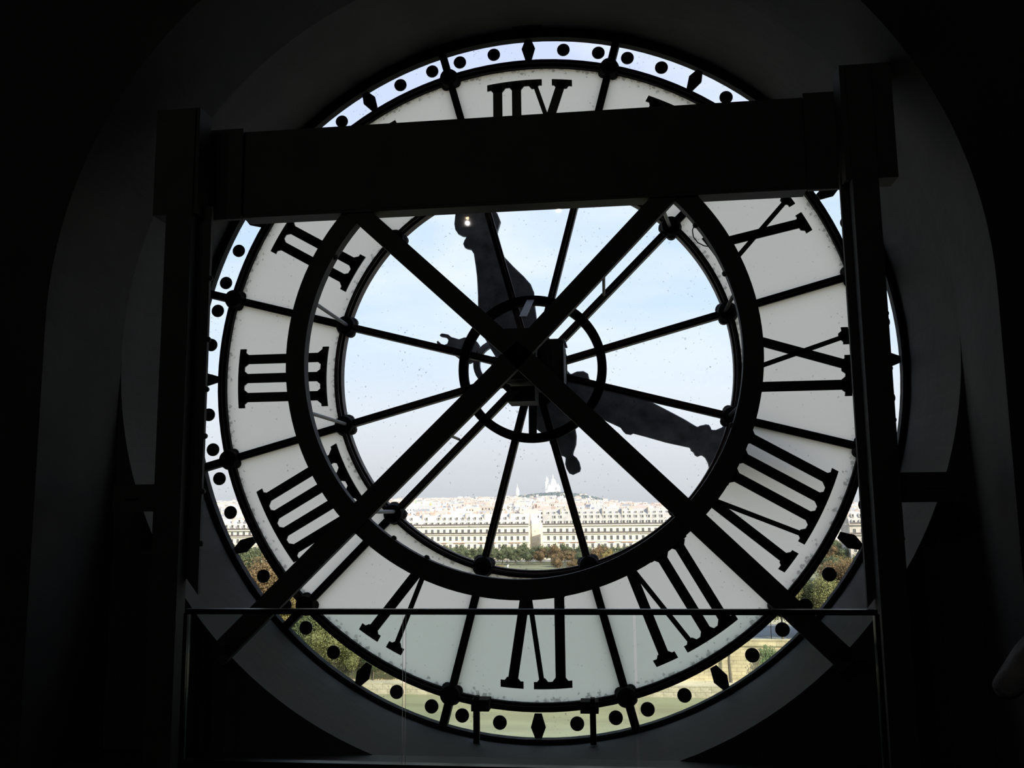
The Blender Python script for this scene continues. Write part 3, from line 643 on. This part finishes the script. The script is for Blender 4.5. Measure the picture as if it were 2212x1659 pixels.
# ------------------------------------------------------------------ the long terrace facing the garden
CREAM = mat('cream_stone', (.86, .79, .62), .85, var=.1, vscale=.4)
CREAM2 = mat('weathered_stone', (.50, .46, .41), .85, var=.2, vscale=.4)
SLATE = mat('zinc_roof', (.44, .42, .40), .6, var=.15, vscale=.5)
SLATE2 = mat('pale_zinc_roof', (.56, .53, .50), .6, var=.12, vscale=.5)
WFR = mat('window_frame_white', (.7, .68, .62), .6); WGL = mat('dark_window_glass', (.05, .05, .055), .15)
BRK = mat('chimney_brick', (.50, .33, .24), .9, obj_rand=[(.50, .36, .30), (.66, .60, .54), (.42, .34, .30)], var=.2)
BALC = mat('balcony_iron', (.14, .12, .11), .7); AWN = mat('awning', (.45, .2, .13), .8)
win = MB().box(-.72, .72, -.10, .02, -1.15, 1.15, 0).box(-.55, -.06, -.13, -.1, -1.02, 1.0, 1).box(.06, .55, -.13, -.1, -1.02, 1.0, 1).box(-.78, .78, -.2, 0, -1.25, -1.15, 0)
dorm = MB().box(-.85, .85, -.6, 1.5, -.95, .75, 0).box(-.5, -.05, -.64, -.6, -.75, .6, 1).box(.05, .5, -.64, -.6, -.75, .6, 1).prism([(-1.0, .75), (1.0, .75), (.6, 1.15), (0, 1.35), (-.6, 1.15)], -.7, 1.5, 0)
chim = MB().box(-.9, .9, -.35, .35, 0, 2.3, 0).box(-1.0, 1.0, -.42, .42, 2.3, 2.5, 0)
for k in range(4): chim.rod((-.65+.43*k, 0, 2.5), (-.65+.43*k, 0, 3.0), .13, 6)
cache = {}
def put(key, mbd, mats, parent, loc, name, scale=None):
    if key not in cache: cache[key] = mbd.build(name, mats, parent); o = cache[key]
    else: o = copy(cache[key], parent)
    o.location = loc
    if scale: o.scale = scale
    return o
def terrace(x0, x1, Y, label, wall=CREAM, roof=SLATE2, zc=-8.5, zr=-2.5, sp=3.07, floors=((-10.9, .9), (-14.5, 1.0), (-18.4, 1.05)), rows=((-7.2, .95), (-4.6, .75)), seed=1, curt=False):
    rnd = random.Random(seed); w_ = x1-x0
    t = empty('terrace_building', (x0, Y, GZ), label=label, cat='building'); z = lambda q: q-GZ
    wall_o = MB().box(0, w_, 0, 15, 0, z(zc)).build('wall', wall, t)
    for zz, h, d, nm in ((zc-.05, .45, .7, 'cornice'), (-12.6, .3, .6, 'string_course'), (-16.5, .3, .35, 'string_course')):
        MB().box(-.2, w_+.2, -d, .1, z(zz), z(zz)+h).build(nm, wall, t)
    for zz in (zc+.4, -12.3): MB().box(0, w_, -.62, -.58, z(zz), z(zz)+.75).build('balcony_rail', BALC, t)
    zm = (zc+.4+(zr-zc)*.55+zc*0)
    zt = zr
    p = [(.3, z(zc)+.4), (2.0, z(zc)+.4+(zt-zc)*.62), (5.5, z(zt)), (9.5, z(zt)), (13, z(zc)+.4+(zt-zc)*.62), (14.7, z(zc)+.4)]
    vs = [(0, y, q) for y, q in p]+[(w_, y, q) for y, q in p]; n_ = len(p)
    roof_o = MB().add(vs, [tuple(range(n_)), tuple(range(2*n_-1, n_-1, -1))]+[(i, (i+1) % n_, (i+1) % n_+n_, i+n_) for i in range(n_)]).build('roof', roof, t)
    nc = max(2, int(w_/sp)); x_ = (w_-(nc-1)*sp)/2
    for i in range(nc):
        xx = x_+i*sp
        for zz, s in floors: put('win', win, [WFR, WGL], wall_o, (xx, 0, z(zz)), 'window', (1, 1, s))
        for q, (dz, s) in enumerate(rows):
            if q == 1 and rnd.random() < .3: continue
            put('dorm', dorm, [WFR, WGL], roof_o, (xx, .55+1.2*q, z(dz)), 'dormer', (s, 1, s))
        if rnd.random() < .5: put('awn', MB().box(-1.3, 1.3, -.5, 0, 0, .28), AWN, wall_o, (xx, 0, z(-16.75)), 'awning')
    xx = rnd.uniform(2, 6)
    while xx < w_-1:
        put('ch', chim, BRK, roof_o, (xx, rnd.uniform(4, 8), z(zt)-1.8), 'chimney', (rnd.uniform(.7, 1.2), 1, rnd.uniform(.7, 1.15))); xx += rnd.uniform(4, 9)
    # party walls cutting the roof into slices
    xx = 0
    while xx < w_:
        put('pw', MB().box(-.25, .25, 0, 11, 0, 1).box(-.3, .3, 0, 11, 1, 1.04), CREAM2, roof_o, (xx, 1.6, z(zc)+.3), 'party_wall', (1, 1, (zt-zc)*1.0)); xx += rnd.uniform(8, 13)
    return t
terrace(-216, -172, 430, 'cream terrace building with dormers seen through the left outer band', zc=-9.5, zr=-4, seed=4)
terrace(-170, -98, 440, 'cream terrace building mostly hidden behind the left milky glass', seed=5)
terrace(-97.9, -44.2, 440, 'long cream terrace building with red chimneys left of the street gap', seed=2)
terrace(-37.2, 42, 440, 'long cream terrace building with grey mansard roof right of the street gap', roof=SLATE, zc=-8.6, zr=-.6, rows=((-6.9, 1.0), (-4.3, .9), (-2.3, .6)), seed=3)
terrace(44, 92, 440, 'cream terrace building mostly hidden behind the right milky glass', seed=6)
terrace(94, 150, 380, 'grey stone building with slate roof seen through the right outer band', wall=CREAM2, roof=SLATE, zc=-8.5, zr=-3, seed=7)
# the side street running back between them
for s, x0, x1 in ((0, -60, -45), (1, -36.5, -22)):
    t = empty('street_house', (x0, 456, GZ), label='tall pale house lining the %s side of the street gap' % ('right' if s else 'left'), cat='building')
    wall_o = MB().box(0, x1-x0, 0, 60, 0, 17).build('wall', CREAM, t); MB().prism([(0, 17), (x1-x0, 17), (x1-x0-3, 21), (3, 21)], 0, 60).build('roof', SLATE2, t)
    for j in range(9):
        for q in range(3):
            o = put('win', win, [WFR, WGL], wall_o, ((x1-x0) if s == 0 else 0, 3+j*6, 4+q*4.3), 'window', (1, 1, .9)); o.rotation_euler = (0, 0, R(90) if s == 0 else R(-90))

# ------------------------------------------------------------------ the city rising to the hill
def ter(x, y):
    if y < 520: return GZ
    k = min(max((y-560)/2300, 0), 1.3); side = 1/(1+math.exp((x/y*3000-(-40))/70))
    h = GZ+k*(26+28*side)
    h += 17*math.exp(-((x+195)/120)**2-((y-3000)/330)**2)
    return h
mb = MB(); nx, ny = 60, 50
for j in range(ny+1):
    y = 519+(3900-519)*(j/ny)**1.3
    for i in range(nx+1):
        x = -y*.55+y*.9*i/nx; mb.v.append((x, y, ter(x, y)-.2))
for j in range(ny):
    for i in range(nx): a = j*(nx+1)+i; mb.f.append((a, a+1, a+nx+2, a+nx+1)); mb.m.append(0)
st('hillside', mb, mat('town_ground', (.33, .32, .28), .95, var=.2, vscale=.02))
WALLS = [(.80, .74, .62), (.85, .82, .76), (.72, .63, .52), (.78, .72, .66), (.60, .52, .45), (.88, .86, .82)]
HW = [mat('house_wall_%s' % n_, c) for n_, c in zip(('cream', 'white', 'sand', 'grey', 'brown', 'chalk'), WALLS)]
HRF = [mat('house_roof_%s' % n_, c) for n_, c in (('zinc', (.42, .44, .48)), ('pale', (.66, .65, .64)), ('tile', (.52, .43, .38)))]
def house(rnd, w_, d, h, style, wi=2):
    mb = MB().box(-w_/2, w_/2, 0, d, -6, h, 0)
    if style == 0:
        p = [(-w_/2, h), (w_/2, h), (w_/2-1.2, h+2.4), (-w_/2+1.2, h+2.4)]; mb.prism(p, .3, d-.3, 1)
    elif style == 1:
        vs = [(-w_/2, -.2, h), (w_/2, -.2, h), (w_/2, d+.2, h), (-w_/2, d+.2, h), (-w_/2, d/2, h+3), (w_/2, d/2, h+3)]
        mb.add(vs, [(0, 1, 5, 4), (2, 3, 4, 5), (0, 4, 3), (1, 2, 5), (0, 3, 2, 1)], 1)
    else: mb.box(-w_/2+.4, w_/2-.4, .4, d-.4, h, h+.8, 1).box(-w_/5, w_/5, 1, d/2, h, h+2.6, 0)
    for k in range(rnd.randint(2, 4)):
        x = rnd.uniform(-w_/2+.6, w_/2-.6); mb.box(x-.5, x+.5, d*.3, d*.3+1.3, h, h+rnd.uniform(3, 4.6), 3)
    n_ = int(w_/2.6)
    for i in range(n_):
        for q in range(4):
            x = -w_/2+(i+.5)*w_/n_; zz = h-2.4-q*3.2
            if zz > 0: mb.box(x-.5, x+.5, -.08, 0, zz-.8, zz+.8, wi)
    return mb
hp = []; rnd = random.Random(21)
for k in range(12):
    hp.append((house(rnd, rnd.uniform(10, 18), rnd.uniform(9, 14), rnd.uniform(14, 20), k % 3), HW[k % 6], HRF[(0, 2, 1)[k % 3]], ('cream', 'white', 'sand', 'pale grey', 'brown', 'chalky')[k % 6]+' town house, '+('zinc mansard', 'brown gabled', 'flat pale')[k % 3]+' roof'))
hobj = {}
spots = []
y = 540.0
while y < 3150:
    stp = 17+y*.012; x = -y*.50
    while x < y*.36:
        spots.append((x+rnd.uniform(-3, 3), y+rnd.uniform(-7, 7))); x += 15+y*.0035+rnd.uniform(-2, 4)
    y += stp*1.6
def clear(x, y):
    if y < 620 and -45.5 < x < -36: return False
    if (x+292)**2+(y-1300)**2 < 65**2 or (-335 < x < -240 and 1050 < y < 1290): return False
    if ((x+195)/95)**2+((y-2960)/170)**2 < 1: return False
    return True
spots = [s for s in spots if clear(*s)]
vis = [s for s in spots if -.39*s[1]-10 < s[0] < .25*s[1]+10]
# the individually built ones: those nearest that show over the terrace roofs
def top_seen(s): return s[1] > 640
ind = [s for s in vis if top_seen(s) and (-.235*s[1] < s[0] < .09*s[1])][:285]
inds = set(ind)
for s in ind:
    k = rnd.randrange(12); mbd, wm_, rm_, lb = hp[k]; x, y = s
    ax = x/y; col = ('beside the opera', 'over the left terrace', 'left of the gap', 'under the basilica', 'right of the basilica', 'at the far right')[sum(ax > q for q in (-.20, -.15, -.11, -.05, .02))]
    dep = 'near' if y < 850 else ('middle' if y < 1300 else 'far'); lab = '%s, %s rows %s' % (lb, dep, col)
    if k not in hobj: hobj[k] = mbd.build('town_house', [wm_, rm_, WGL, BRK], cat='building'); o = hobj[k]
    else: o = copy(hobj[k])
    props(o, lab, 'building', lab.replace('town house', 'town houses'))
    o.location = (x, y, ter(x, y)+rnd.uniform(-2, 4)); o.rotation_euler = (0, 0, rnd.uniform(-.5, .5)); o.scale = (rnd.uniform(.8, 1.1), 1, rnd.uniform(.85, 1.05))
far = MB(); FM = HW+HRF
for s in spots:
    if s in inds: continue
    x, y = s; w_ = rnd.uniform(8, 17)*(1+y*.0001); d = rnd.uniform(9, 13); h = rnd.uniform(7, 15); z0 = ter(x, y); a = rnd.uniform(-.6, .6)
    M = Matrix.Translation((x, y, z0)) @ Matrix.Rotation(a, 4, 'Z'); wi = rnd.randrange(6)
    far.box(-w_/2, w_/2, 0, d, -8, h, wi, M)
    if rnd.random() < .6: far.prism([(-w_/2, h), (w_/2, h), (w_/2-1.5, h+2.4), (-w_/2+1.5, h+2.4)], .2, d-.2, 6+rnd.randrange(3), M)
    for q in range(rnd.randint(1, 3)): xx = rnd.uniform(-w_/2, w_/2-1); far.box(xx, xx+1, 2, 3.2, h, h+rnd.uniform(2.5, 4.5), 8 if rnd.random() < .4 else 4, M)
    for q in range(2):
        for i in range(int(w_/3)): xx = -w_/2+1+i*3; far.box(xx, xx+1.1, -.1, 0, h-3-q*3.3, h-1.4-q*3.3, 9, M)
far.build('distant_houses', FM+[mat('far_window', (.25, .25, .27), .4)], label='countless tiny pale houses climbing towards the hill on the skyline', cat='buildings', kind='stuff')
# woods on the hill
HILLT = mat('hill_foliage', (.16, .21, .19), .9, island=[(.05, .085, .085), (.085, .12, .11), (.065, .10, .09)])
hw = MB(); rnd = random.Random(5)
for i in range(520):
    x = -185+rnd.gauss(0, 85); y = 2960+rnd.gauss(0, 90)-abs(x+195)*.3
    if x > -60 or x < -420: continue
    rr = rnd.uniform(4, 8); z = ter(x, y)
    prof = [(rr*max(sin(pi*t/5), .03), z+rr*1.0-rr*.95*cos(pi*t/5)) for t in range(6)]
    hw.lathe(prof, 6, Matrix.Translation((x, y, 0)))
hw.build('hill_woods', HILLT, label='dark blue-green woods clothing the distant hilltop', cat='trees', kind='stuff')
# basilica
WH = mat('white_travertine', (.90, .88, .84), .8); wd = MB
ba = empty('basilica', (-205, 3005, 46), label='white basilica with tall domes crowning the distant hill', cat='church')
def dome(cx, cy, z0, rd, hd, hl, name, par, drum=1.0):
    p = [(rd, z0), (rd, z0+hd*drum), (rd*1.08, z0+hd*drum)]
    for t in range(1, 8): a = t/8*pi/2; p.append((rd*1.08*cos(a)**.8, z0+hd*drum+hl*sin(a)))
    zt = z0+hd*drum+hl; p += [(rd*.18, zt*1), (rd*.18, zt+hl*.16), (rd*.05, zt+hl*.4), (.01, zt+hl*.45)]
    MB().lathe(p, 16, Matrix.Translation((cx, cy, 0))).build(name, WH, par)
dome(-13, 0, 8, 11, 20, 31, 'main_dome', ba); 
for cx, cy in ((5, -12), (-2, 14), (-26, -10), (-22, 14)): dome(cx, cy, 8, 6.4, 14, 15, 'small_dome', ba)
MB().box(-37, 10, -22, 18, -12, 20).box(8, 20, -16, 10, -12, 12).prism([(-2, 17), (9, 17), (3.5, 24)], -24, -5).box(14, 30, -10, 10, -14, 3).build('nave', WH, ba)
t = MB().box(-39, -29.5, 6, 15.5, -10, 48).box(-40, -28.5, 5, 16.5, 48, 49.5); p = [(5.6, 49.5), (5.2, 56), (3.4, 61), (1.1, 64), (1, 66), (.1, 71)]; t.lathe(p, 12, Matrix.Translation((-34.2, 10.7, 0))); t.build('bell_tower', WH, ba)
# other landmarks
t = empty('white_church_dome', (-337, 3000, 34), label='slim white elongated dome rising alone left of the hill', cat='church')
dome(0, 0, 0, 6.5, 16, 27, 'dome', t)
MB().box(-14, 14, -8, 8, -10, 6).build('body', WH, t)
t = empty('hill_tower_house', (-122, 2900, 36), label='small pink and white turreted house on the right shoulder of the hill', cat='building')
MB().box(-9, 9, 0, 12, -8, 8).box(-4, 5, 2, 9, 8, 14).build('wall', HW[5], t); MB().prism([(-4.5, 14), (5.5, 14), (.5, 18)], 1.5, 9.5).prism([(-9, 8), (-4, 8), (-6.5, 11)], 1, 11).build('roof', HRF[2], t)
COP = mat('green_copper', (.38, .52, .30), .7, var=.2, vscale=.2); GOLD = mat('warm_ochre_stone', (.70, .52, .26), .8, var=.2, vscale=.3)
t = empty('opera_house', (-288, 1320, -30), label='opera house with a low green copper dome at the far left of the city', cat='building')
MB().box(-45, 45, -30, 60, 0, 17).build('wall', GOLD, t)
MB().lathe([(20, 12), (20, 25), (21, 25.5), (20, 28), (17, 32), (11, 36), (4, 38.2), (2, 38.5)], 28, Matrix.Translation((10, 0, 0))).build('dome', COP, t)
MB().lathe([(20.3, 18), (20.6, 26), (20.3, 26)], 28, Matrix.Translation((10, 0, 0))).build('drum', GOLD, t)
MB().lathe([(2.2, 38), (2.2, 41), (.8, 43), (.1, 45)], 10, Matrix.Translation((10, 0, 0))).build('lantern', GOLD, t)
MB().prism([(-34, 12), (2, 12), (2, 34), (-16, 43), (-34, 34)], 14, 44).build('stage_house', HW[0], t)
MB().box(-17, -15, 13, 15, 43, 47).build('roof_statue', COP, t)

# ------------------------------------------------------------------ autumn haze over the city
HZ = bpy.data.materials.new('haze'); HZ.use_nodes = True; n = HZ.node_tree.nodes; n.clear()
v = n.new('ShaderNodeVolumeScatter'); v.inputs['Density'].default_value = .00013; v.inputs['Anisotropy'].default_value = .3; v.inputs['Color'].default_value = (.97, .98, 1, 1)
ou = n.new('ShaderNodeOutputMaterial'); HZ.node_tree.links.new(v.outputs[0], ou.inputs['Volume'])
MB().box(-2600, 2000, 260, 4200, -40, 170).build('haze', HZ, label='thin autumn haze lying over the whole distant city', cat='haze', kind='stuff')

# tell look-alikes apart by their order from the left
ORD = ['first', 'second', 'third', 'fourth', 'fifth', 'sixth', 'seventh', 'eighth', 'ninth', 'tenth', 'eleventh', 'twelfth', 'thirteenth', 'fourteenth', 'fifteenth', 'sixteenth', 'seventeenth', 'eighteenth', 'nineteenth', 'twentieth']
same = {}
for o in S.objects:
    if o.parent is None and 'label' in o and o.get('category') in ('tree', 'building'): same.setdefault(o['label'], []).append(o)
for lb, os_ in same.items():
    if len(os_) > 1:
        for i, o in enumerate(sorted(os_, key=lambda q: q.location.x/q.location.y)): o['label'] = '%s, %s from left' % (lb, ORD[min(i, 19)])
